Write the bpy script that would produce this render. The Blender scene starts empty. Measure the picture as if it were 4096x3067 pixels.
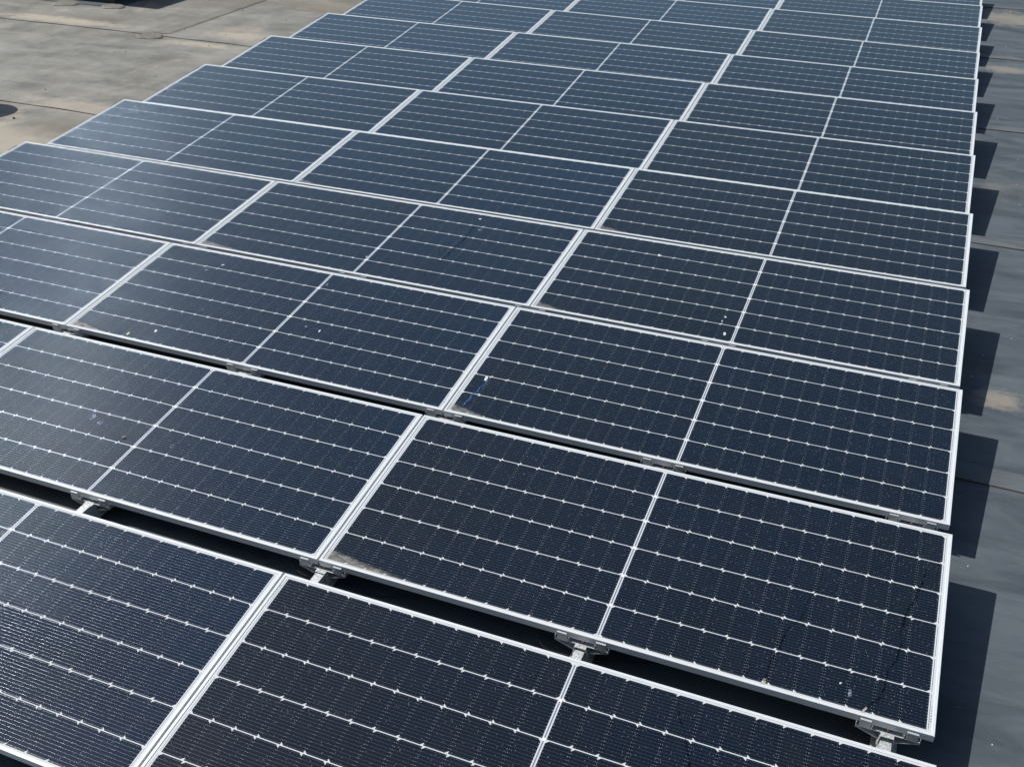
import bpy, bmesh, math, random
from mathutils import Vector, Matrix, Euler
random.seed(7)
S = bpy.context.scene
col = S.collection

# ------------------------------------------------------------------ camera
cam_d = bpy.data.cameras.new('camera')
cam_d.sensor_fit = 'HORIZONTAL'
cam_d.sensor_width = 36.0
cam_d.lens = 36.0 * 4138.13 / 4096.0
cam_d.clip_start = 0.05
cam_d.clip_end = 2000
cam = bpy.data.objects.new('camera', cam_d)
col.objects.link(cam)
cam.matrix_world = Matrix(((0.92828865, -0.19827442, 0.31459091, -0.48092203),
                           (0.3718509, 0.48888761, -0.78912344, -1.53417091),
                           (0.00266339, 0.84951525, 0.52755734, 3.09880646),
                           (0, 0, 0, 1)))
S.camera = cam

# ------------------------------------------------------------------ sky, sun, exposure
SUN_EL = math.atan2(1.0, 0.9044)
SUN_ROT = math.atan2(-0.904, -0.0287)
w = bpy.data.worlds.new('World')
S.world = w
w.use_nodes = True
nt = w.node_tree
bg = nt.nodes['Background']
sky = nt.nodes.new('ShaderNodeTexSky')
sky.sky_type = 'NISHITA'
sky.sun_disc = False
sky.sun_elevation = SUN_EL
sky.sun_rotation = SUN_ROT
sky.air_density = 1.5
sky.dust_density = 2.0
sky.ozone_density = 4.0
nt.links.new(sky.outputs[0], bg.inputs[0])
bg.inputs[1].default_value = 0.075
sl = bpy.data.lights.new('sun', 'SUN')
sl.energy = 4.9
sl.angle = math.radians(0.5)
sl.color = (1.0, 0.985, 0.95)
sun = bpy.data.objects.new('sun', sl)
col.objects.link(sun)
sun.rotation_euler = Vector((0.904, 0.0287, -1.0)).to_track_quat('-Z', 'Y').to_euler()
S.view_settings.view_transform = 'Standard'
S.view_settings.look = 'None'
S.view_settings.gamma = 1.0
S.view_settings.exposure = 0.2
S.view_settings.use_curve_mapping = False

# ------------------------------------------------------------------ node helper
class NB:
    def __init__(self, name):
        self.m = bpy.data.materials.new(name)
        self.m.use_nodes = True
        self.t = self.m.node_tree
        self.p = self.t.nodes['Principled BSDF']
    def n(self, typ, **kw):
        x = self.t.nodes.new(typ)
        for k, v in kw.items():
            setattr(x, k, v)
        return x
    def set(self, sock, v):
        if isinstance(v, bpy.types.NodeSocket):
            self.t.links.new(v, sock)
        else:
            sock.default_value = v
    def f(self, op, *a, clamp=False):
        x = self.n('ShaderNodeMath', operation=op)
        x.use_clamp = clamp
        for i, v in enumerate(a):
            self.set(x.inputs[i], v)
        return x.outputs[0]
    def sep(self, v):
        x = self.n('ShaderNodeSeparateXYZ')
        self.set(x.inputs[0], v)
        return x.outputs
    def comb(self, a, b, c=0.0):
        x = self.n('ShaderNodeCombineXYZ')
        for i, v in enumerate((a, b, c)):
            self.set(x.inputs[i], v)
        return x.outputs[0]
    def coord(self):
        return self.n('ShaderNodeTexCoord').outputs['Object']
    def mix(self, fac, a, b):
        x = self.n('ShaderNodeMix', data_type='RGBA')
        self.set(x.inputs[0], fac)
        for i, v in ((6, a), (7, b)):
            self.set(x.inputs[i], v if isinstance(v, bpy.types.NodeSocket) else (*v[:3], 1))
        return x.outputs[2]
    def mixf(self, fac, a, b):
        x = self.n('ShaderNodeMix', data_type='FLOAT')
        self.set(x.inputs[0], fac)
        self.set(x.inputs[2], a)
        self.set(x.inputs[3], b)
        return x.outputs[0]
    def noise(self, vec, scale, detail=4.0, rough=0.55, dist=0.0):
        x = self.n('ShaderNodeTexNoise')
        self.set(x.inputs['Vector'], vec)
        x.inputs['Scale'].default_value = scale
        x.inputs['Detail'].default_value = detail
        x.inputs['Roughness'].default_value = rough
        x.inputs['Distortion'].default_value = dist
        return x.outputs[0]
    def scale(self, vec, s):
        x = self.n('ShaderNodeMapping')
        self.set(x.inputs[0], vec)
        x.inputs['Scale'].default_value = s
        return x.outputs[0]
    def ramp(self, v, a, b):
        x = self.n('ShaderNodeMapRange', interpolation_type='SMOOTHSTEP')
        self.set(x.inputs[0], v)
        x.inputs[1].default_value = a
        x.inputs[2].default_value = b
        return x.outputs[0]
    def bump(self, h, strength, dist):
        x = self.n('ShaderNodeBump')
        x.inputs['Strength'].default_value = strength
        x.inputs['Distance'].default_value = dist
        self.set(x.inputs['Height'], h)
        self.t.links.new(x.outputs[0], self.p.inputs['Normal'])
    def out(self, base=None, rough=None, metal=None, spec=None):
        for k, v in (('Base Color', base), ('Roughness', rough), ('Metallic', metal), ('Specular IOR Level', spec)):
            if v is not None:
                if k == 'Base Color' and not isinstance(v, bpy.types.NodeSocket):
                    v = (*v[:3], 1)
                self.set(self.p.inputs[k], v)
        return self.m

def simple(name, c, rough=0.5, metal=0.0, var=0.15, scale=30.0):
    b = NB(name)
    n = b.noise(b.coord(), scale)
    d = tuple(x * (1 - var) for x in c)
    l = tuple(min(1, x * (1 + var)) for x in c)
    b.out(b.mix(n, d, l), b.mixf(n, rough - 0.06, rough + 0.06), metal)
    return b.m

# ------------------------------------------------------------------ dimensions of the array
W, D, GAP, TILT, PITCH, ZN = 2.478, 1.03645, 0.0085, 0.10064, 1.25942, 0.13921
FH = 0.033
ROW = [[-0.0062, 0.0042, 0.0087, 0.0013, 0.002, 0.0011], [-0.0029, 0.0104, -0.0093, 0.0016, -0.0024, 0.0064],
       [0.0033, -0.0096, -0.0007, 0.0021, -0.0033, 0.0042], [0.0081, -0.0165, 0.0033, -0.0071, -0.0067, 0.0053],
       [0.0083, -0.0016, 0.0037, -0.0019, -0.0016, 0.0034], [0.0004, 0.0121, 0.0108, 0.005, -0.0006, 0.0025],
       [0.0013, 0.0043, 0.016, 0.0044, 0.0038, -0.0013], [-0.0026, -0.0032, 0.0045, 0.0008, 0.0036, -0.0039],
       [-0.0042, -0.0022, -0.0049, -0.0008, 0.0003, -0.0088], [0.001, 0.0039, -0.0137, -0.0024, -0.0006, -0.0054],
       [-0.0064, -0.0016, -0.0183, -0.003, 0.0003, -0.0027], [-0.0064, -0.0016, -0.0183, -0.003, 0.0, -0.0027]]
NROW = len(ROW)

def near_edge(r, x):
    """world point on the top near edge of row r at world x"""
    o = ROW[r]
    return Vector((x + o[0], r * PITCH + o[1] + (x + 3.7) * o[4], ZN + o[2] + (x + 3.7) * o[5]))
def row_rot(r):
    o = ROW[r]
    return Euler((TILT + o[3], -o[5], o[4]))

# ------------------------------------------------------------------ materials
def mat_glass():
    b = NB('cell_laminate')
    f = b.f
    P = b.coord()
    x, y, z = b.sep(P)
    oi = b.n('ShaderNodeObjectInfo')
    oc = b.sep(oi.outputs['Color'])
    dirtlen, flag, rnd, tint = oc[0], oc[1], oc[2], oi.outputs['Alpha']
    CS, EM = 0.008, 0.0295
    CW = (W / 2 - EM - CS) / 13
    Y0 = 0.0185
    CH = (D - 2 * Y0) / 6
    ax = f('ABSOLUTE', x)
    u = f('DIVIDE', f('SUBTRACT', ax, CS), CW)
    v = f('DIVIDE', f('SUBTRACT', y, Y0), CH)
    i, j = f('FLOOR', u), f('FLOOR', v)
    fu, fv = f('SUBTRACT', u, i), f('SUBTRACT', v, j)
    du0 = f('MULTIPLY', fu, CW)
    du1 = f('SUBTRACT', CW, du0)
    dv = f('SUBTRACT', f('MULTIPLY', f('MINIMUM', fv, f('SUBTRACT', 1.0, fv)), CH), 0.0019)
    side = f('MODULO', f('ADD', f('ADD', j, flag), 12.0), 2.0)
    dch = b.mixf(side, du1, du0)
    cham = f('LESS_THAN', f('ADD', dch, f('MULTIPLY', dv, 1.1)), 0.0118)
    o1 = f('LESS_THAN', dv, 0.0)
    o2 = f('LESS_THAN', u, 0.0)
    o3 = f('GREATER_THAN', u, 13.0)
    o4 = f('LESS_THAN', v, 0.0)
    o5 = f('GREATER_THAN', v, 6.0)
    white = cham
    for o in (o1, o2, o3, o4, o5):
        white = f('MAXIMUM', white, o)
    cell = f('SUBTRACT', 1.0, white)
    dmin = f('MINIMUM', du0, du1)
    gap = f('LESS_THAN', dmin, 0.0009)
    wv = f('MULTIPLY', fv, 12.0)
    dw = f('MULTIPLY', f('ABSOLUTE', f('SUBTRACT', f('FRACT', wv), 0.5)), CH / 12)
    wire = f('MULTIPLY', f('LESS_THAN', dw, 0.00038), f('GREATER_THAN', dmin, 0.0016))
    pad = f('MULTIPLY', f('LESS_THAN', dw, 0.0008), f('MULTIPLY', f('LESS_THAN', dmin, 0.0042), f('GREATER_THAN', dmin, 0.0022)))
    pf = f('MULTIPLY', f('ABSOLUTE', f('SUBTRACT', f('FRACT', f('MULTIPLY', fu, 6.0)), 0.5)), CW / 6)
    pad2 = f('MULTIPLY', f('LESS_THAN', dw, 0.0008), f('LESS_THAN', pf, 0.0009))
    # cell colour, random per cell and panel; tint paints in the coating's view-dependent blue
    wn = b.n('ShaderNodeTexWhiteNoise', noise_dimensions='3D')
    b.set(wn.inputs['Vector'], b.comb(f('MULTIPLY', f('ADD', i, 1.0), f('SIGN', x)), j, f('MULTIPLY', rnd, 77.0)))
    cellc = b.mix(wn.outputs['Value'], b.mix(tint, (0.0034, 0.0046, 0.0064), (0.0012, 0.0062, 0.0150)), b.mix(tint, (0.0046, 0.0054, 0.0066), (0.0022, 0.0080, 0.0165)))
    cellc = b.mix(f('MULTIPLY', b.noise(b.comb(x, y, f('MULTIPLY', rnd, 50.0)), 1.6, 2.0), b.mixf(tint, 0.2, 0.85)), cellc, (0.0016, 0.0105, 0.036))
    c = b.mix(gap, cellc, (0.002, 0.003, 0.005))
    wirec = b.mix(b.noise(b.scale(P, (60, 400, 1)), 1.0, 2.0), (0.14, 0.175, 0.205), (0.25, 0.29, 0.325))
    c = b.mix(wire, c, wirec)
    c = b.mix(pad2, c, (0.13, 0.145, 0.16))
    c = b.mix(pad, c, (0.46, 0.48, 0.5))
    # sparkle of the textured cover glass, painted into the colour as random pale dots
    sp = b.n('ShaderNodeTexWhiteNoise', noise_dimensions='3D')
    b.set(sp.inputs['Vector'], b.comb(f('FLOOR', f('MULTIPLY', x, 620.0)), f('FLOOR', f('MULTIPLY', y, 620.0)), f('FLOOR', f('MULTIPLY', rnd, 99.0))))
    spark = f('GREATER_THAN', sp.outputs['Value'], 0.9975)
    c = b.mix(f('MULTIPLY', spark, 0.55), c, b.mix(0.85, sp.outputs['Color'], (0.6, 0.62, 0.64)))
    backs = b.mix(b.noise(P, 9.0), (0.46, 0.475, 0.48), (0.53, 0.54, 0.54))
    c = b.mix(white, c, backs)
    # centre ribbon with solder squares, end ribbons, serial label
    inrow = f('MULTIPLY', f('GREATER_THAN', y, Y0 + 0.006), f('LESS_THAN', y, D - Y0 - 0.006))
    nearline = f('LESS_THAN', dv, 0.005)
    rib = f('MULTIPLY', f('LESS_THAN', ax, 0.0026), f('MULTIPLY', inrow, f('SUBTRACT', 1.0, nearline)))
    sq = f('MULTIPLY', f('LESS_THAN', ax, 0.0045), f('MULTIPLY', inrow, f('LESS_THAN', dv, 0.0028)))
    er = f('LESS_THAN', f('ABSOLUTE', f('SUBTRACT', ax, W / 2 - EM + 0.006)), 0.0011)
    er = f('MULTIPLY', er, f('MULTIPLY', inrow, f('GREATER_THAN', dv, 0.004)))
    metal = f('MAXIMUM', rib, er)
    c = b.mix(metal, c, (0.52, 0.58, 0.66))
    c = b.mix(sq, c, (0.86, 0.86, 0.84))
    sx = b.mixf(flag, f('MULTIPLY', x, -1.0), x)
    sy = b.mixf(flag, f('SUBTRACT', D, y), y)
    lab = f('MULTIPLY', f('LESS_THAN', f('ABSOLUTE', f('SUBTRACT', sx, W / 2 - 0.0175)), 0.0035),
            f('LESS_THAN', f('ABSOLUTE', f('SUBTRACT', sy, 0.085)), 0.05))
    lb = b.n('ShaderNodeTexWhiteNoise', noise_dimensions='1D')
    b.set(lb.inputs['W'], f('FLOOR', f('MULTIPLY', sy, 520.0)))
    lab = f('MULTIPLY', lab, f('GREATER_THAN', lb.outputs['Value'], 0.5))
    lab = f('MULTIPLY', lab, f('LESS_THAN', f('ABSOLUTE', f('SUBTRACT', sx, W / 2 - 0.0175)), 0.0022))
    c = b.mix(lab, c, (0.12, 0.13, 0.17))
    # dried silt washed into the low corner, thin film of dust, dusty low edge
    xl = f('ADD', x, W / 2 - 0.012)
    yl = f('SUBTRACT', y, 0.011)
    dn = b.noise(b.scale(P, (1, 2.5, 1)), 26.0, 6.0, 0.65)
    L = f('MAXIMUM', dirtlen, 0.001)
    hgt = f('MULTIPLY', f('POWER', f('MAXIMUM', f('SUBTRACT', 1.0, f('DIVIDE', xl, L)), 0.0), 1.25), 0.07)
    hgt = f('MULTIPLY', hgt, f('ADD', 0.65, f('MULTIPLY', dn, 0.7)))
    wedge = b.ramp(f('SUBTRACT', hgt, yl), -0.002, 0.022)
    wedge = f('MULTIPLY', wedge, f('GREATER_THAN', dirtlen, 0.01))
    wedge = f('MULTIPLY', wedge, b.ramp(dn, 0.05, 0.62), clamp=True)
    wedge = f('MULTIPLY', wedge, 0.5)
    edge = f('MULTIPLY', b.ramp(yl, 0.022, 0.0), f('MULTIPLY', dn, 0.35))
    film = f('MULTIPLY', b.ramp(b.noise(b.comb(x, y, f('MULTIPLY', rnd, 31.0)), 5.0, 7.0, 0.65), 0.4, 0.9), 0.014)
    dirt = f('MAXIMUM', f('MAXIMUM', wedge, edge), film)
    c = b.mix(dirt, c, b.mix(dn, (0.17, 0.16, 0.14), (0.36, 0.335, 0.29)))
    rough = b.mixf(dirt, b.mixf(b.noise(P, 40.0), 0.06, 0.1), 0.8)
    # the round connecting wires: a cylinder's normal across each wire
    clean = f('MULTIPLY', f('MULTIPLY', wire, cell), f('SUBTRACT', 1.0, dirt))
    ny = f('MULTIPLY', f('SUBTRACT', f('FRACT', wv), 0.5), CH / 12 / 0.0004, )
    ny = f('MULTIPLY', ny, f('MULTIPLY', clean, 0.94))
    nz = f('SQRT', f('MAXIMUM', f('SUBTRACT', 1.0, f('MULTIPLY', ny, ny)), 0.02))
    vt = b.n('ShaderNodeVectorTransform', vector_type='NORMAL', convert_from='OBJECT', convert_to='WORLD')
    b.set(vt.inputs[0], b.comb(0.0, ny, nz))
    nrm = b.n('ShaderNodeVectorMath', operation='NORMALIZE')
    b.set(nrm.inputs[0], vt.outputs[0])
    b.t.links.new(nrm.outputs[0], b.p.inputs['Normal'])
    rough = b.mixf(clean, rough, 0.22)
    b.out(c, rough, f('MAXIMUM', f('MULTIPLY', metal, 0.85), f('MULTIPLY', clean, 0.92)))
    b.p.inputs['IOR'].default_value = 1.5
    b.p.inputs['Sheen Weight'].default_value = 0.8
    b.p.inputs['Sheen Roughness'].default_value = 0.3
    b.p.inputs['Sheen Tint'].default_value = (0.48, 0.76, 0.88, 1)
    return b.m

def mat_roof(name='weathered_roof_membrane', tint=None, amt=0.0):
    b = NB(name)
    f = b.f
    P = b.coord()
    x, y, z = b.sep(P)
    st = b.noise(b.scale(P, (0.7, 2.2, 1)), 1.7, 9.0, 0.66, 0.7)
    fine = b.noise(b.scale(P, (1.0, 3.0, 1)), 22.0, 6.0, 0.7)
    big = b.noise(P, 0.7, 4.0, 0.6, 0.6)
    grain = b.noise(P, 420.0, 2.0, 0.6)
    c = b.mix(b.ramp(st, 0.24, 0.76), (0.026, 0.037, 0.047), (0.092, 0.111, 0.125))
    # older, dustier surface west of the array
    west = b.ramp(f('ADD', x, f('MULTIPLY', f('SUBTRACT', big, 0.5), 2.5)), -3.0, -7.5)
    st2 = b.noise(b.scale(P, (1.5, 1.0, 1)), 1.2, 11.0, 0.68, 0.25)
    c = b.mix(west, c, b.mix(b.ramp(b.mixf(0.45, st2, st), 0.3, 0.68), (0.088, 0.084, 0.07), (0.262, 0.25, 0.218)))
    # tan silt dried where puddles stand
    silt = b.ramp(b.noise(b.scale(P, (1.1, 1.2, 1)), 0.9, 9.0, 0.68, 0.5), 0.55, 0.72)
    silt = f('MULTIPLY', silt, f('MULTIPLY', b.mixf(fine, 0.3, 1.0), b.mixf(west, 0.3, 1.0)))
    for sx, sy, rx, ry, st_ in ((0.24, 3.95, 0.18, 0.12, 0.65), (0.3, 11.3, 0.32, 0.2, 0.5), (0.45, 14.0, 0.7, 0.55, 0.55), (-11.0, 9.2, 1.3, 0.2, 1.0),
                                (-8.6, 8.82, 0.7, 0.14, 0.9), (-8.5, 9.35, 0.6, 0.25, 0.8), (-11.9, 8.1, 0.6, 0.28, 0.9), (-8.2, 6.3, 0.9, 0.25, 0.7),
                                (-8.1, 5.2, 1.0, 0.55, 0.75), (-8.6, 9.7, 0.3, 0.3, 0.5), (-8.3, 11.2, 0.5, 0.35, 0.7)):
        dx, dy = f('DIVIDE', f('SUBTRACT', x, sx), rx), f('DIVIDE', f('SUBTRACT', y, sy), ry)
        d = f('SQRT', f('ADD', f('MULTIPLY', dx, dx), f('MULTIPLY', dy, dy)))
        d = f('ADD', d, f('MULTIPLY', f('SUBTRACT', b.noise(b.scale(P, (1.3, 1.5, 1)), 4.0, 9.0, 0.72), 0.5), 2.4))
        silt = f('MAXIMUM', silt, f('MULTIPLY', b.ramp(d, 1.1, 0.3), f('MULTIPLY', b.mixf(fine, 0.45, 1.0), st_)))
    c = b.mix(f('MULTIPLY', silt, 0.85), c, (0.46, 0.385, 0.285))
    puddle = b.ramp(b.noise(b.scale(P, (0.45, 1.0, 1)), 0.55, 3.0, 0.5, 0.4), 0.52, 0.62)
    c = b.mix(f('MULTIPLY', f('MULTIPLY', puddle, west), 0.7), c, b.mix(fine, (0.085, 0.075, 0.053), (0.2, 0.17, 0.125)))
    c = b.mix(f('MULTIPLY', f('SUBTRACT', fine, 0.5), 0.5), c, (0.05, 0.052, 0.054))
    c = b.mix(b.mixf(grain, 0.0, 0.28), c, (0.07, 0.07, 0.068))
    # pale dried run marks
    run = b.ramp(b.noise(b.scale(P, (0.9, 3.2, 1)), 3.1, 9.0, 0.75, 1.4), 0.64, 0.7)
    c = b.mix(f('MULTIPLY', run, b.mixf(west, 0.3, 0.12)), c, (0.34, 0.34, 0.33))
    if tint:
        c = b.mix(b.f('MULTIPLY', b.mixf(fine, 0.5, 1.2), amt, clamp=True), c, tint)
    b.out(c, b.mixf(st, 0.6, 0.85), 0.0, 0.35)
    h = f('ADD', f('MULTIPLY', st, 0.9), f('ADD', f('MULTIPLY', fine, 0.25), f('MULTIPLY', grain, 0.05)))
    b.bump(h, 0.35, 0.012)
    return b.m

M_GLASS = mat_glass()
M_ROOF = mat_roof()
M_LAP = mat_roof('welded_seam_lap', (0.25, 0.25, 0.24), 0.16)
M_BAND = mat_roof('brown_cover_strip', (0.13, 0.115, 0.09), 0.55)
M_SEAM = simple('rusty_seam_grime', (0.036, 0.025, 0.019), 0.9, 0, 0.6, 6.0)
def mat_alu(name, lo, hi, rough, metal):
    b = NB(name)
    P = b.coord()
    n = b.noise(b.scale(P, (1, 1, 1)), 14.0, 5.0, 0.6)
    g = b.noise(b.scale(P, (3, 260, 260)), 1.0, 2.0)
    c = b.mix(n, lo, hi)
    c = b.mix(b.f('MULTIPLY', b.ramp(b.noise(P, 55.0, 5.0, 0.7), 0.62, 0.8), 0.25), c, (0.3, 0.28, 0.25))
    b.out(c, b.mixf(g, rough - 0.07, rough + 0.07), metal)
    return b.m
M_FRAME = mat_alu('anodised_frame', (0.53, 0.55, 0.56), (0.64, 0.66, 0.665), 0.44, 0.12)
M_CLAMP = mat_alu('mill_finish_aluminium', (0.46, 0.48, 0.49), (0.58, 0.59, 0.6), 0.42, 0.4)
def mat_galv():
    b = NB('galvanised_steel')
    P = b.coord()
    v = b.n('ShaderNodeTexVoronoi', feature='F1')
    b.set(v.inputs['Vector'], P)
    v.inputs['Scale'].default_value = 260.0
    k = b.sep(v.outputs['Color'])[0]
    b.out(b.mix(k, (0.42, 0.44, 0.44), (0.72, 0.73, 0.72)), b.mixf(k, 0.35, 0.6), 0.5)
    return b.m
M_GALV = mat_galv()
M_STEEL = simple('stainless_bolt', (0.7, 0.71, 0.72), 0.3, 0.8)
M_COPPER = simple('copper_washer', (0.42, 0.2, 0.13), 0.45, 0.5)
M_BLACK = simple('black_plastic', (0.012, 0.013, 0.015), 0.5)
M_RUBBER = simple('rubber_pad', (0.02, 0.02, 0.021), 0.85)
M_BACK = simple('white_backsheet', (0.5, 0.5, 0.5), 0.7)
M_UNIT = simple('dark_painted_steel', (0.018, 0.02, 0.023), 0.55)
M_PATCH = simple('welded_membrane_patch', (0.19, 0.185, 0.17), 0.8, 0, 0.3, 14.0)
M_VENT = simple('vent_grey_plastic', (0.16, 0.17, 0.17), 0.6)
M_DROP = simple('bird_dropping_white', (0.5, 0.49, 0.45), 0.9, 0, 0.2, 120.0)
M_SMEAR = simple('dried_water_spot', (0.2, 0.25, 0.3), 0.8, 0, 0.4, 160.0)
M_GRIME = simple('black_grime', (0.0015, 0.0015, 0.0018), 0.95, 0, 0.5, 90.0)
M_GRIT = simple('dried_grit', (0.33, 0.3, 0.25), 0.95, 0, 0.6, 200.0)
M_BLUE = simple('blue_marker', (0.012, 0.085, 0.24), 0.6, 0, 0.3, 90.0)
M_LEAF = simple('dry_leaf', (0.22, 0.1, 0.045), 0.8, 0, 0.4, 90.0)
M_LEAFG = simple('pale_seed_husk', (0.42, 0.44, 0.27), 0.8, 0, 0.3, 90.0)
M_PEB = simple('pale_grit', (0.62, 0.58, 0.5), 0.9, 0, 0.3, 60.0)
M_PEBD = simple('dark_grit', (0.03, 0.028, 0.025), 0.9, 0, 0.3, 60.0)

M_GRIME.node_tree.nodes['Principled BSDF'].inputs['Specular IOR Level'].default_value = 0.05
def patchy(m, scale, lo, hi):
    t = m.node_tree
    n = t.nodes.new('ShaderNodeTexNoise')
    n.inputs['Scale'].default_value = scale
    n.inputs['Detail'].default_value = 3.0
    tc = t.nodes.new('ShaderNodeTexCoord')
    mr = t.nodes.new('ShaderNodeMapRange')
    mr.inputs[1].default_value, mr.inputs[2].default_value = 0.4, 0.62
    mr.inputs[3].default_value, mr.inputs[4].default_value = lo, hi
    t.links.new(tc.outputs['Object'], n.inputs['Vector'])
    t.links.new(n.outputs[0], mr.inputs[0])
    t.links.new(mr.outputs[0], t.nodes['Principled BSDF'].inputs['Alpha'])
patchy(M_GRIME, 38.0, 0.1, 0.6)
patchy(M_SMEAR, 90.0, 0.15, 0.8)
patchy(M_BLUE, 70.0, 0.45, 0.95)
# ------------------------------------------------------------------ mesh helpers
def link(name, bm, mats, parent=None, smooth=False):
    bmesh.ops.recalc_face_normals(bm, faces=bm.faces)
    me = bpy.data.meshes.new(name)
    bm.to_mesh(me)
    bm.free()
    for m in (mats if isinstance(mats, (list, tuple)) else [mats]):
        me.materials.append(m)
    if smooth:
        for p in me.polygons:
            p.use_smooth = True
    o = bpy.data.objects.new(name, me)
    col.objects.link(o)
    if parent:
        o.parent = parent
    return o
def thing(name, loc, rot=(0, 0, 0)):
    o = bpy.data.objects.new(name, None)
    o.empty_display_size = 0.1
    o.location = loc
    o.rotation_euler = rot
    col.objects.link(o)
    return o
def tag(o, label=None, cat=None, group=None, kind=None):
    for k, v in (('label', label), ('category', cat), ('group', group), ('kind', kind)):
        if v:
            o[k] = v
    return o
def box(bm, x0, x1, y0, y1, z0, z1, bev=0.0):
    r = bmesh.ops.create_cube(bm, size=1.0)
    for v in r['verts']:
        v.co = Vector(((x0 + x1) / 2 + v.co.x * (x1 - x0), (y0 + y1) / 2 + v.co.y * (y1 - y0), (z0 + z1) / 2 + v.co.z * (z1 - z0)))
    if bev:
        es = list({e for v in r['verts'] for e in v.link_edges})
        bmesh.ops.bevel(bm, geom=es, offset=bev, segments=2, affect='EDGES', profile=0.6)
def prism(bm, pts, y0, y1):
    """polygon in x,z extruded along y"""
    a = [bm.verts.new((p[0], y0, p[1])) for p in pts]
    b = [bm.verts.new((p[0], y1, p[1])) for p in pts]
    n = len(pts)
    bm.faces.new(a)
    bm.faces.new(list(reversed(b)))
    for i in range(n):
        bm.faces.new((a[i], a[(i + 1) % n], b[(i + 1) % n], b[i]))
def cyl(bm, c, r, h, seg=16, r2=None, rot=None):
    m = Matrix.Translation(c) @ (rot or Matrix.Identity(4))
    bmesh.ops.create_cone(bm, cap_ends=True, segments=seg, radius1=r, radius2=r if r2 is None else r2, depth=h, matrix=m)
def lathe(bm, prof, seg=40):
    rings = []
    for r, z in prof:
        rings.append([bm.verts.new((r * math.cos(2 * math.pi * k / seg), r * math.sin(2 * math.pi * k / seg), z)) for k in range(seg)])
    for a, b in zip(rings, rings[1:]):
        for k in range(seg):
            bm.faces.new((a[k], a[(k + 1) % seg], b[(k + 1) % seg], b[k]))
    bm.faces.new(rings[0])
    bm.faces.new(rings[-1])

# ------------------------------------------------------------------ the roof
SEAMS = [-17.4, -14.5, -11.6, -8.7, -5.8, -2.8, 0.15, 3.085, 6.165, 8.98, 11.755, 14.65, 17.5, 20.4, 23.3, 26.2, 29.1, 32.0]
def roof():
    xs = [-60, -40, -25] + [-18 + 0.3 * k for k in range(74)] + [6, 12, 25, 45]
    ys = [(-40, 0.0)]
    for s in SEAMS:
        ys += [(s - 0.16, 0.0), (s - 0.003, 0.0), (s + 0.003, 0.008), (s + 0.05, 0.006), (s + 0.16, 0.003), (s + 0.9, 0.0)]
    ys.append((60, 0.0))
    bm = bmesh.new()
    grid = []
    for k, (y, z) in enumerate(ys):
        row = []
        for x in xs:
            si = (k - 1) // 6
            wob = 0.012 * math.sin(x * 1.7 + si * 2.1) + 0.006 * math.sin(x * 5.3 + si) if 0 < k < len(ys) - 1 else 0
            zz = z
            if z > 0.004:
                zz += 0.002 * math.sin(x * 7.1 + si * 1.3)
            row.append(bm.verts.new((x, y + wob, zz)))
        grid.append(row)
    for k, (a, b) in enumerate(zip(grid, grid[1:])):
        mi = 0 if k == 0 else (0, 2, 1, 1, 0, 0)[(k - 1) % 6]
        for i in range(len(xs) - 1):
            fc = bm.faces.new((a[i], a[i + 1], b[i + 1], b[i]))
            fc.material_index = mi
    o = link('roof', bm, [M_ROOF, M_LAP, M_SEAM])
    tag(o, 'weathered grey flat roof membrane with lapped seams under the solar array', 'roof', kind='structure')
roof()

# cross seam band of a membrane strip end, and welded T-joint patches
def membrane_band(x, y0, y1, wd):
    bm = bmesh.new()
    n = 24
    L, R = [], []
    for k in range(n + 1):
        y = y0 + (y1 - y0) * k / n
        j = 0.008 * math.sin(k * 1.9)
        L.append((bm.verts.new((x - wd / 2 + j, y, 0.0045)), bm.verts.new((x - wd / 2 + j + 0.004, y, 0.0105))))
        R.append((bm.verts.new((x + wd / 2 + j, y, 0.0105)), bm.verts.new((x + wd / 2 + j + 0.03, y, 0.0045))))
    for k in range(n):
        bm.faces.new((L[k][0], L[k + 1][0], L[k + 1][1], L[k][1]))
        bm.faces.new((L[k][1], L[k + 1][1], R[k + 1][0], R[k][0]))
        bm.faces.new((R[k][0], R[k + 1][0], R[k + 1][1], R[k][1]))
    o = link('roof_seam_band', bm, M_BAND)
    tag(o, 'brownish cover strip welded across the roof membrane left of the array', 'roof seam', kind='structure')
membrane_band(-9.42, 9.08, 11.9, 0.19)
def patch(x, y, r, label, squash=0.75):
    bm = bmesh.new()
    seg = 40
    prof = [(1.08, 0.004), (1.0, 0.014), (0.8, 0.017), (0.62, 0.012), (0.4, 0.02), (0.15, 0.016)]
    rings = []
    for q, z in prof:
        ring = []
        for k in range(seg):
            a = 2 * math.pi * k / seg
            rr = r * q * (1 + 0.07 * math.sin(3 * a + x) + 0.04 * math.sin(7 * a + y))
            ring.append(bm.verts.new((x + rr * math.cos(a), y + squash * rr * math.sin(a), z + 0.003 * math.sin(5 * a + 9 * q))))
        rings.append(ring)
    for a, b in zip(rings, rings[1:]):
        for k in range(seg):
            bm.faces.new((a[k], a[(k + 1) % seg], b[(k + 1) % seg], b[k]))
    bm.faces.new(rings[-1])
    o = link('roof_patch', bm, M_BAND, smooth=True)
    tag(o, label, 'roof patch', group='round welded patches on the roof membrane')
patch(-9.45, 8.93, 0.17, 'round wrinkled patch where the brown cover strip meets the roof seam')
patch(-11.72, 10.0, 0.19, 'round membrane patch at the foot of the dark box, farther from its shadow')
patch(-10.98, 10.08, 0.16, 'round membrane patch at the dark box corner beside its shadow')

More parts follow.
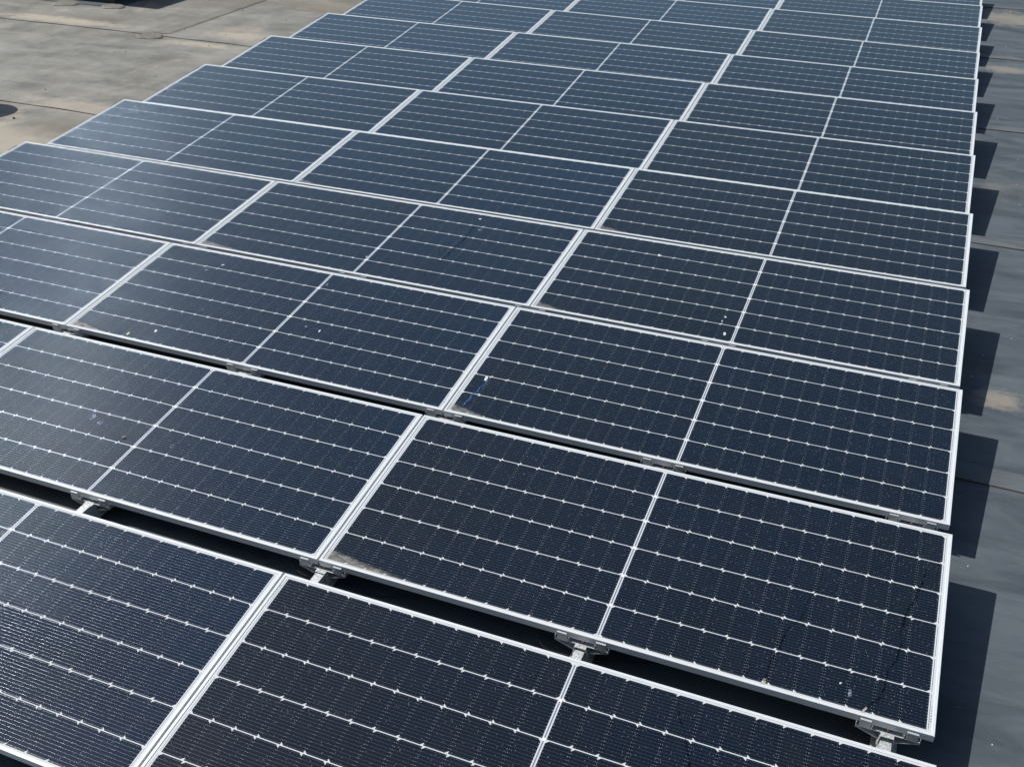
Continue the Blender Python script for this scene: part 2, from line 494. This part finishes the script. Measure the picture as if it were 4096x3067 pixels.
# ------------------------------------------------------------------ solar panels
def frame_bm():
    bm = bmesh.new()
    prof = [(0.0, -FH), (0.0, -0.0012), (0.0012, 0.0), (0.0052, 0.0), (0.0056, -0.0005), (0.0062, -0.0005), (0.0066, 0.0), (0.0112, 0.0), (0.012, -0.0008),
            (0.012, -0.0065), (0.0022, -0.0065), (0.0022, -FH + 0.002), (0.028, -FH + 0.002), (0.028, -FH)]
    loops = []
    for d, z in prof:
        loops.append([bm.verts.new(c) for c in ((-W / 2 + d, d, z), (W / 2 - d, d, z), (W / 2 - d, D - d, z), (-W / 2 + d, D - d, z))])
    n = len(loops)
    for k in range(n):
        a, b = loops[k], loops[(k + 1) % n]
        for i in range(4):
            bm.faces.new((a[i], a[(i + 1) % 4], b[(i + 1) % 4], b[i]))
    return bm
def make_panel():
    t = thing('solar_panel', (0, 0, 0))
    link('frame', frame_bm(), M_FRAME, t)
    bm = bmesh.new()
    box(bm, -W / 2 + 0.004, W / 2 - 0.004, 0.004, D - 0.004, -0.0060, -0.0022)
    for fc in bm.faces:
        fc.normal_update()
        fc.material_index = 0 if fc.normal.z > 0.5 else 1
    link('glass', bm, [M_GLASS, M_BACK], t)
    return t
ORD = ['nearest', 'second', 'third', 'fourth', 'fifth', 'sixth', 'seventh', 'eighth', 'ninth', 'tenth', 'eleventh', 'twelfth']
COLN = ['right-hand', 'middle', 'left-hand']
SPECIAL = {(0, 0): 'solar panel at lower right, its low edge cut off by the photo bottom',
           (0, 1): 'bluish solar panel filling the lower left corner of the photo',
           (1, 0): 'large solar panel at right with two dark grime trails and silted low left corner',
           (1, 1): 'solar panel with brown leaf and blue smears, left of the grime-trailed panel',
           (2, 0): 'right-hand solar panel with a bird dropping and blue marker line near its left end',
           (2, 1): 'solar panel speckled with several droppings, beside the one with a blue marker line',
           (3, 0): 'right-hand solar panel with white droppings just left of its centre strip',
           (3, 1): 'middle solar panel with one thin dark grime trail right of its centre strip'}
proto = make_panel()
DIRT = {(1, 0): 0.62, (2, 0): 0.36, (2, 1): 0.42, (3, 1): 0.55, (3, 0): 0.3, (4, 0): 0.34, (4, 1): 0.3, (6, 1): 0.2}
FLAG = {(1, 0), (3, 0), (2, 1), (5, 0), (4, 1), (6, 2), (7, 1), (8, 0), (5, 2)}
panels = {}
first = True
for r in range(NROW):
    for c in range(3):
        if r == 0 and c == 2:
            pass
        xc = -(c + 0.5) * W - c * GAP
        if first:
            t = proto
            first = False
        else:
            t = proto.copy()
            col.objects.link(t)
            for ch in proto.children:
                k = ch.copy()
                col.objects.link(k)
                k.parent = t
        t.location = near_edge(r, xc)
        t.rotation_euler = row_rot(r)
        for k in t.children:
            if k.name.startswith('glass'):
                k.color = (DIRT.get((r, c), 0.0), 1.0 if (r, c) in FLAG else 0.0, random.random(), min(1.0, max(0.0, (0.15, 0.6, 0.75)[c] + random.uniform(-0.12, 0.12) + (0.25 if r == 0 and c else 0))))  # alpha tint by column: blue coating reflection painted into the cell colour
        side = COLN[c]
        lab = SPECIAL.get((r, c), '%s solar panel of three in the %s row from the camera' % (side, ORD[r]))
        tag(t, lab, 'solar panel', 'solar panels in rows on the roof')
        panels[(r, c)] = t

# marks lying on the glass of single panels
GZ = -0.0016
def ribbon(pan, name, pts, wd, mat, jit=0.6, sub=6):
    bm = bmesh.new()
    P = []
    for a, b in zip(pts, pts[1:]):
        for k in range(sub):
            t = k / sub
            P.append((a[0] + (b[0] - a[0]) * t, a[1] + (b[1] - a[1]) * t))
    P.append(pts[-1])
    prev = None
    for k, q in enumerate(P):
        ww = (wd[0] + (wd[1] - wd[0]) * k / (len(P) - 1)) * (1 + random.uniform(-jit, jit))
        cx = q[0] + random.uniform(-1, 1) * wd[0] * jit * 0.5
        a, b = bm.verts.new((cx - ww / 2, q[1], GZ)), bm.verts.new((cx + ww / 2, q[1] + random.uniform(-0.003, 0.003), GZ))
        if prev:
            bm.faces.new((prev[0], prev[1], b, a))
        prev = (a, b)
    return link(name, bm, mat, pan)
def splat(pan, name, x, y, r, mat, seed, bits=0):
    bits = 0
    rr = random.Random(seed)
    bm = bmesh.new()
    def blob(cx, cy, q):
        n = 14
        vs = []
        ph = rr.random() * 6
        for k in range(n):
            a = 2 * math.pi * k / n
            e = q * (0.75 + 0.3 * math.sin(2 * a + ph) + 0.22 * rr.random())
            vs.append(bm.verts.new((cx + e * math.cos(a), cy + e * math.sin(a) * (0.9 if math.sin(a) > 0 else 1.9), GZ)))
        cv = bm.verts.new((cx, cy, GZ + 0.0006))
        for k in range(n):
            bm.faces.new((vs[k], vs[(k + 1) % n], cv))
    blob(x, y, r)
    for k in range(bits):
        blob(x + rr.uniform(-3, 3) * r, y + rr.uniform(-3, 3) * r, r * rr.uniform(0.12, 0.4))
    return link(name, bm, mat, pan, True)
ribbon(panels[(1, 0)], 'grime_trail', [(0.763, 0.631), (0.754, 0.542), (0.729, 0.463), (0.72, 0.37), (0.684, 0.312), (0.671, 0.25), (0.667, 0.185), (0.646, 0.138), (0.646, 0.077), (0.643, 0.03)], (0.006, 0.007), M_GRIME)
ribbon(panels[(1, 0)], 'grime_trail', [(1.152, 0.783), (1.129, 0.65), (1.097, 0.536), (1.085, 0.44), (1.092, 0.363), (1.085, 0.29), (1.059, 0.235), (1.057, 0.167), (1.047, 0.105), (1.014, 0.057), (1.003, 0.035)], (0.007, 0.009), M_GRIME)
ribbon(panels[(1, 0)], 'silt_trail_end', [(1.006, 0.045), (0.993, 0.0145)], (0.008, 0.014), M_GRIT, 0.5)
ribbon(panels[(1, 0)], 'silt_trail_end', [(0.644, 0.045), (0.638, 0.0145)], (0.005, 0.016), M_GRIT, 0.5)
ribbon(panels[(0, 0)], 'grime_trail', [(0.391, 0.98), (0.41, 0.926), (0.441, 0.871), (0.471, 0.792), (0.483, 0.765), (0.49, 0.65)], (0.006, 0.008), M_GRIME)
ribbon(panels[(3, 1)], 'grime_trail', [(0.5, 0.849), (0.509, 0.664), (0.503, 0.546), (0.485, 0.382), (0.47, 0.268), (0.462, 0.095), (0.444, 0.03)], (0.009, 0.006), M_GRIME)
ribbon(panels[(2, 0)], 'marker_line', [(-1.124, 0.318), (-1.122, 0.281), (-1.139, 0.246), (-1.137, 0.21), (-1.155, 0.168), (-1.149, 0.141), (-1.159, 0.102), (-1.158, 0.072)], (0.007, 0.009), M_BLUE, 0.15)
for (rc, x, y, q, m, nb) in (((2, 0), -1.138, 0.336, 0.013, M_DROP, 3), ((3, 0), -0.092, 0.27, 0.007, M_DROP, 2), ((3, 0), -0.1, 0.22, 0.005, M_DROP, 2),
                             ((3, 0), -0.056, 0.095, 0.011, M_DROP, 4), ((3, 1), 0.496, 0.957, 0.009, M_DROP, 1), ((3, 1), 0.563, 0.812, 0.014, M_SMEAR, 4),
                             ((3, 1), -0.018, 0.227, 0.006, M_DROP, 1), ((3, 0), -0.664, 0.859, 0.01, M_DROP, 2), ((2, 1), -0.738, 0.901, 0.008, M_DROP, 1),
                             ((2, 1), -0.805, 0.821, 0.011, M_SMEAR, 3), ((2, 1), -0.551, 0.413, 0.006, M_SMEAR, 2), ((2, 1), -0.679, 0.131, 0.01, M_DROP, 1),
                             ((2, 1), -0.819, 0.055, 0.01, M_LEAFG, 0), ((2, 1), 0.032, 0.905, 0.01, M_SMEAR, 3), ((2, 1), 0.152, 0.457, 0.009, M_SMEAR, 3),
                             ((2, 1), 0.249, 0.441, 0.008, M_DROP, 1), ((1, 1), -0.353, 0.482, 0.016, M_SMEAR, 5), ((1, 1), -0.287, 0.451, 0.013, M_SMEAR, 4),
                             ((1, 1), 0.179, 0.424, 0.009, M_SMEAR, 5), ((1, 0), 0.941, 0.089, 0.011, M_SMEAR, 4), ((1, 0), 0.904, 0.118, 0.004, M_DROP, 0),
                             ((4, 2), -0.699, 0.81, 0.014, M_SMEAR, 5)):
    nm = {M_DROP.name: 'bird_dropping', M_SMEAR.name: 'dried_smear', M_LEAFG.name: 'seed_husk'}[m.name]
    splat(panels[rc], nm, x, y, q, m, int(1000 * (x + 3) + 777 * y), nb)
def leaf(pan, x, y, ang, ln, mat, label):
    bm = bmesh.new()
    n = 6
    pr = None
    for k in range(n + 1):
        t = k / n
        ww = 0.28 * ln * math.sin(math.pi * (0.08 + 0.86 * t))
        z = GZ + 0.002 + 0.22 * ln * t * t
        q = [bm.verts.new(((t - 0.5) * ln, s * ww, z + abs(s) * 0.12 * ln)) for s in (-1, 0, 1)]
        if pr:
            bm.faces.new((pr[0], pr[1], q[1], q[0]))
            bm.faces.new((pr[1], pr[2], q[2], q[1]))
        pr = q
    o = link('dry_leaf', bm, mat, None, True)
    mw = Matrix.LocRotScale(pan.location, pan.rotation_euler, None) @ Matrix.Translation((x, y, 0)) @ Matrix.Rotation(ang, 4, 'Z')
    o.matrix_world = mw
    tag(o, label, 'leaf', group='dry leaves on the panels')
leaf(panels[(1, 1)], -0.09, 0.391, 0.4, 0.024, M_LEAF, 'small curled brown leaf on the panel beside its centre strip')
leaf(panels[(2, 1)], -1.14, 0.03, 0.1, 0.024, M_LEAF, 'rusty brown leaf lying on silt in a low panel corner')

# ------------------------------------------------------------------ rails, brackets, supports
RAILX = [-0.152, -1.30, -2.467, -3.71, -4.955, -6.20, -7.36]
RAILN = ['under the right ends of the panels', 'under the middle of the right-hand panels', 'under the joint of right-hand and middle panels',
         'under the middle of the middle panels', 'under the joint of middle and left-hand panels', 'under the middle of the left-hand panels',
         'under the left ends of the panels']
RT = 0.082
YEND = 0.25 + PITCH * (NROW - 1) + D
for x, nme in zip(RAILX, RAILN):
    t = thing('mounting_rail', (x, 0, 0))
    bm = bmesh.new()
    h = RT
    pts = [(-0.046, 0.012), (-0.046, 0.0145), (-0.0255, 0.0145), (-0.0195, h), (0.0195, h), (0.0255, 0.0145), (0.046, 0.0145), (0.046, 0.012),
           (0.0232, 0.012), (0.0172, h - 0.0025), (-0.0172, h - 0.0025), (-0.0232, 0.012)]
    prism(bm, pts, -0.22, YEND)
    link('rail', bm, M_GALV, t)
    for r in range(NROW):
        q = near_edge(r, x)
        hs = q.z + math.sin(TILT) * (D - 0.05) - FH
        bm = bmesh.new()
        yy = q.y + D - 0.09
        box(bm, -0.0215, 0.0215, yy, yy + 0.003, 0.0146, hs - 0.008)
        box(bm, -0.0215, 0.0215, yy + 0.0032, yy + 0.05, hs - 0.0105, hs - 0.008)
        box(bm, -0.06, -0.0255, yy - 0.004, yy - 0.0005, RT - 0.03, hs - 0.012)
        box(bm, 0.0255, 0.06, yy - 0.004, yy - 0.0005, RT - 0.03, hs - 0.012)
        link('rear_post', bm, M_GALV, t)
        if r % 2 == 0:
            bm = bmesh.new()
            box(bm, -0.07, 0.07, q.y + 0.2, q.y + 0.5, 0.0, 0.0118, 0.002)
            link('rubber_pad', bm, M_RUBBER, t)
    tag(t, 'galvanised hat-section base rail ' + nme, 'mounting rail', 'base rails under the array')

def make_bracket():
    t = thing('panel_bracket', (0, 0, 0))
    # truss: flat bar on the rail, upturned ends, two struts back to the rail
    bm = bmesh.new()
    y0, y1 = -0.0028, 0.042
    HW = 0.108
    prism(bm, [(-HW, RT + 0.0008), (HW, RT + 0.0008), (HW, RT + 0.0034), (-HW, RT + 0.0034)], y0, y1)
    for s in (-1, 1):
        prism(bm, [(s * HW, RT - 0.006), (s * (HW + 0.0026), RT - 0.006), (s * (HW + 0.0026), RT + 0.02), (s * HW, RT + 0.02)], y0, y1)
        prism(bm, [(s * (HW - 0.001), RT - 0.006), (s * (HW - 0.001), RT - 0.0032), (s * 0.027, RT - 0.031), (s * 0.027, RT - 0.0338)], y0, y1)
        prism(bm, [(s * 0.0535, RT + 0.0036), (s * 0.056, RT + 0.0036), (s * 0.056, RT + 0.0195), (s * 0.0535, RT + 0.0195)], y0, y1)
        prism(bm, [(s * (HW - 0.03), RT + 0.0008), (s * (HW - 0.001), RT - 0.005), (s * (HW - 0.001), RT - 0.003), (s * (HW - 0.03), RT + 0.0006)], y0 + 0.001, y1 - 0.001)
    link('truss', bm, M_CLAMP, t)
    bm = bmesh.new()
    prism(bm, [(-0.030, RT - 0.045), (-0.0232, RT + 0.0055), (0.0232, RT + 0.0055), (0.030, RT - 0.045), (0.0275, RT - 0.045), (0.0208, RT + 0.0036), (-0.0208, RT + 0.0036), (-0.0275, RT - 0.045)], -0.022, -0.0031)
    box(bm, -0.012, 0.012, -0.012, -0.009, RT + 0.0056, RT + 0.0062)
    link('saddle', bm, M_GALV, t)
    bm = bmesh.new()
    cyl(bm, (0, 0.014, RT + 0.0046), 0.011, 0.0022, 20)
    w = link('washer', bm, M_COPPER, t, False)
    bm = bmesh.new()
    cyl(bm, (0, 0.014, RT + 0.0092), 0.0065, 0.0068, 6)
    link('bolt', bm, M_STEEL, t)
    for s in (-1, 1):
        bm = bmesh.new()
        # clamp: plate on the frame face, small hook over the frame's upper edge, foot in the truss
        z1 = RT + 0.0205 + FH - 0.0085
        prism(bm, [(s * 0.080 - 0.0195, RT + 0.004), (s * 0.080 + 0.0195, RT + 0.004), (s * 0.080 + 0.0195, z1), (s * 0.080 - 0.0195, z1)], -0.0063, -0.003)
        box(bm, s * 0.080 - 0.0195, s * 0.080 + 0.0195, -0.0115, -0.0029, z1 - 0.001, z1 + 0.0018)
        box(bm, s * 0.080 - 0.0195, s * 0.080 + 0.0195, -0.0029, 0.02, RT + 0.004, RT + 0.0075)
        k = link('clamp', bm, M_CLAMP, t)
        bm = bmesh.new()
        cyl(bm, (s * 0.0505, 0.008, RT + 0.0125), 0.0048, 0.006, 6, None, Matrix.Rotation(math.pi / 2, 4, 'Y'))
        link('screw', bm, M_STEEL, t)
    return t
BLAB = {(1, 0): 'aluminium bracket near the right end of the panel with two grime trails',
        (1, 1): 'aluminium bracket at mid low edge of the panel with two grime trails',
        (1, 2): 'aluminium bracket bridging two panels above the nearest row, by a silted corner',
        (1, 3): 'aluminium bracket at left of the photo, in the widest dark gap'}
BPL = ['at the right end', 'at the middle of the right-hand panel', 'at the joint of right-hand and middle panels', 'at the middle of the middle panel',
       'at the joint of middle and left-hand panels', 'at the middle of the left-hand panel', 'at the left end']
bp = make_bracket()
firstb = True
for r in (0, 1, 2, 3, 4):
    for i, x in enumerate(RAILX):
        if r == 4 and i != 6:
            continue
        if firstb:
            t = bp
            firstb = False
        else:
            t = bp.copy()
            col.objects.link(t)
            for ch in bp.children:
                k = ch.copy()
                col.objects.link(k)
                k.parent = t
        q = near_edge(r, x)
        t.location = (x, q.y - 0.0005, q.z - FH - RT - 0.0205)
        tag(t, BLAB.get((r, i), 'aluminium bracket %s, low edge of %s row' % (BPL[i], ORD[r])), 'bracket', 'brackets under the low panel edges')

# black string cables sagging from the frames
def cable(pts, label, r=0.0032):
    bm = bmesh.new()
    P = []
    n = len(pts)
    for k in range(n - 1):
        p0, p1, p2, p3 = (Vector(pts[max(0, min(n - 1, k + d))]) for d in (-1, 0, 1, 2))
        for q in range(8):
            t = q / 8
            P.append(0.5 * ((2 * p1) + (p2 - p0) * t + (2 * p0 - 5 * p1 + 4 * p2 - p3) * t * t + (3 * p1 - p0 - 3 * p2 + p3) * t ** 3))
    P.append(Vector(pts[-1]))
    prev = None
    for k, p in enumerate(P):
        d = (P[min(k + 1, len(P) - 1)] - P[max(k - 1, 0)]).normalized()
        a = d.cross(Vector((0, 0.3, 1))).normalized()
        b2 = d.cross(a)
        ring = [bm.verts.new(p + r * (a * math.cos(q * math.pi / 3) + b2 * math.sin(q * math.pi / 3))) for q in range(6)]
        if prev:
            for q in range(6):
                bm.faces.new((prev[q], prev[(q + 1) % 6], ring[(q + 1) % 6], ring[q]))
        prev = ring
    tag(link('black_cable', bm, M_BLACK, None, True), label, 'cable', 'cables hanging under the panels')
Y1 = PITCH
cable([(-0.36, Y1 + 0.12, 0.1), (-0.33, Y1 + 0.04, 0.05), (-0.26, Y1 + 0.02, 0.015), (-0.12, Y1 + 0.06, 0.012), (0.0, Y1 + 0.2, 0.05)], 'black cable looping beside the bracket at the right end of the grime-trailed panel')
cable([(-1.55, Y1 + 0.1, 0.1), (-1.5, Y1 + 0.03, 0.06), (-1.42, Y1 + 0.0, 0.016), (-1.2, Y1 + 0.05, 0.012), (-1.0, Y1 + 0.12, 0.012), (-0.8, Y1 + 0.3, 0.06)], 'black cable sagging left of the bracket under the grime-trailed panel middle')
cable([(-2.72, Y1 + 0.12, 0.1), (-2.64, Y1 + 0.03, 0.05), (-2.56, Y1 + 0.01, 0.02), (-2.48, Y1 + 0.05, 0.014), (-2.2, Y1 + 0.03, 0.013), (-1.95, Y1 + 0.16, 0.05)], 'black cable curling behind the bracket that bridges two panels')

# black cable clips on the left ends of the rows
def make_clip():
    t = thing('cable_clip', (0, 0, 0))
    bm = bmesh.new()
    box(bm, -0.034, -0.0008, -0.02, 0.02, -0.03, -0.008, 0.004)
    link('clip_body', bm, M_BLACK, t)
    bm = bmesh.new()
    cyl(bm, (-0.022, -0.045, -0.018), 0.011, 0.07, 14, None, Matrix.Rotation(math.pi / 2, 4, 'X'))
    link('cable_end', bm, M_BLACK, t)
    return t
cp = None
for r in (3, 4, 5, 6, 7):
    if cp is None:
        cp = t = make_clip()
    else:
        t = cp.copy()
        col.objects.link(t)
        for ch in cp.children:
            k = ch.copy()
            col.objects.link(k)
            k.parent = t
    pan = panels[(r, 2)]
    t.matrix_world = Matrix.LocRotScale(pan.location, pan.rotation_euler, None) @ Matrix.Translation((-W / 2, 0.945, 0))
    tag(t, 'black cable clip at the upper left corner of the %s row from the camera' % ORD[r], 'cable clip', 'cable clips on the left row ends')

# ------------------------------------------------------------------ things left of the array
def rooftop_unit():
    t = thing('rooftop_unit', (-12.25, 11.6, 0))
    bm = bmesh.new()
    box(bm, -1.21, 1.21, -1.4, 1.4, 0.16, 0.70, 0.012)
    for k in range(7):
        box(bm, -1.05 + 0.3 * k, -0.83 + 0.3 * k, -1.404, -1.4, 0.25, 0.62)
    link('housing', bm, M_UNIT, t)
    bm = bmesh.new()
    box(bm, -1.185, 1.185, -1.375, 1.375, 0.0, 0.158)
    link('curb', bm, M_UNIT, t)
    bm = bmesh.new()
    box(bm, -1.24, 1.24, -1.43, 1.43, 0.702, 0.765, 0.015)
    link('lid', bm, M_UNIT, t)
    bm = bmesh.new()
    box(bm, -1.36, 1.36, -1.56, 1.56, 0.0005, 0.009, 0.002)
    link('flashing', bm, M_ROOF, t)
    tag(t, 'big dark box-like rooftop unit cut off by the upper left photo edge', 'rooftop unit')
rooftop_unit()
def make_vent():
    t = thing('roof_vent', (0, 0, 0))
    bm = bmesh.new()
    lathe(bm, [(0.16, 0.0), (0.155, 0.012), (0.10, 0.03), (0.095, 0.42)])
    link('pipe', bm, M_VENT, t, True)
    bm = bmesh.new()
    lathe(bm, [(0.235, 0.40), (0.24, 0.44), (0.22, 0.50), (0.15, 0.55), (0.04, 0.575)])
    link('cap', bm, M_VENT, t, True)
    return t
v1 = make_vent()
v1.location = (-9.35, 5.85, 0)
tag(v1, 'round capped roof vent just beyond the left photo edge, throwing a rounded shadow', 'roof vent', 'capped roof vents')
v2 = v1.copy()
col.objects.link(v2)
for ch in v1.children:
    k = ch.copy()
    col.objects.link(k)
    k.parent = v2
v2.location = (-12.66, 8.97, 0)
tag(v2, 'farther round capped roof vent beyond the left photo edge', 'roof vent', 'capped roof vents')

# loose grit on the roof
def grit(name, n, mat, label, x0, x1, y0, y1, r0, r1, seed):
    rr = random.Random(seed)
    bm = bmesh.new()
    for _ in range(n):
        r = rr.uniform(r0, r1) * (1 if rr.random() < 0.8 else 1.7)
        m = Matrix.Translation((rr.uniform(x0, x1), rr.uniform(y0, y1), r * 0.45)) @ Matrix.Rotation(rr.random() * 6, 4, 'Z') @ Matrix.Diagonal((1, rr.uniform(0.6, 0.9), 0.6, 1))
        bmesh.ops.create_icosphere(bm, subdivisions=1, radius=r, matrix=m)
    tag(link(name, bm, mat), label, 'grit', kind='stuff')
grit('pale_grit', 260, M_PEB, 'scattered pale grit on the dusty roof left of the array', -13, -7.5, 4.0, 12.0, 0.003, 0.009, 3)
grit('dark_grit', 36, M_PEBD, 'scattered dark grit on the dusty roof left of the array', -12, -7.5, 4.0, 12.0, 0.004, 0.01, 4)
grit('roof_crumbs', 60, M_PEB, 'a few pale crumbs on the grey roof right of the array', 0.05, 1.2, 0.5, 15.0, 0.002, 0.006, 5)
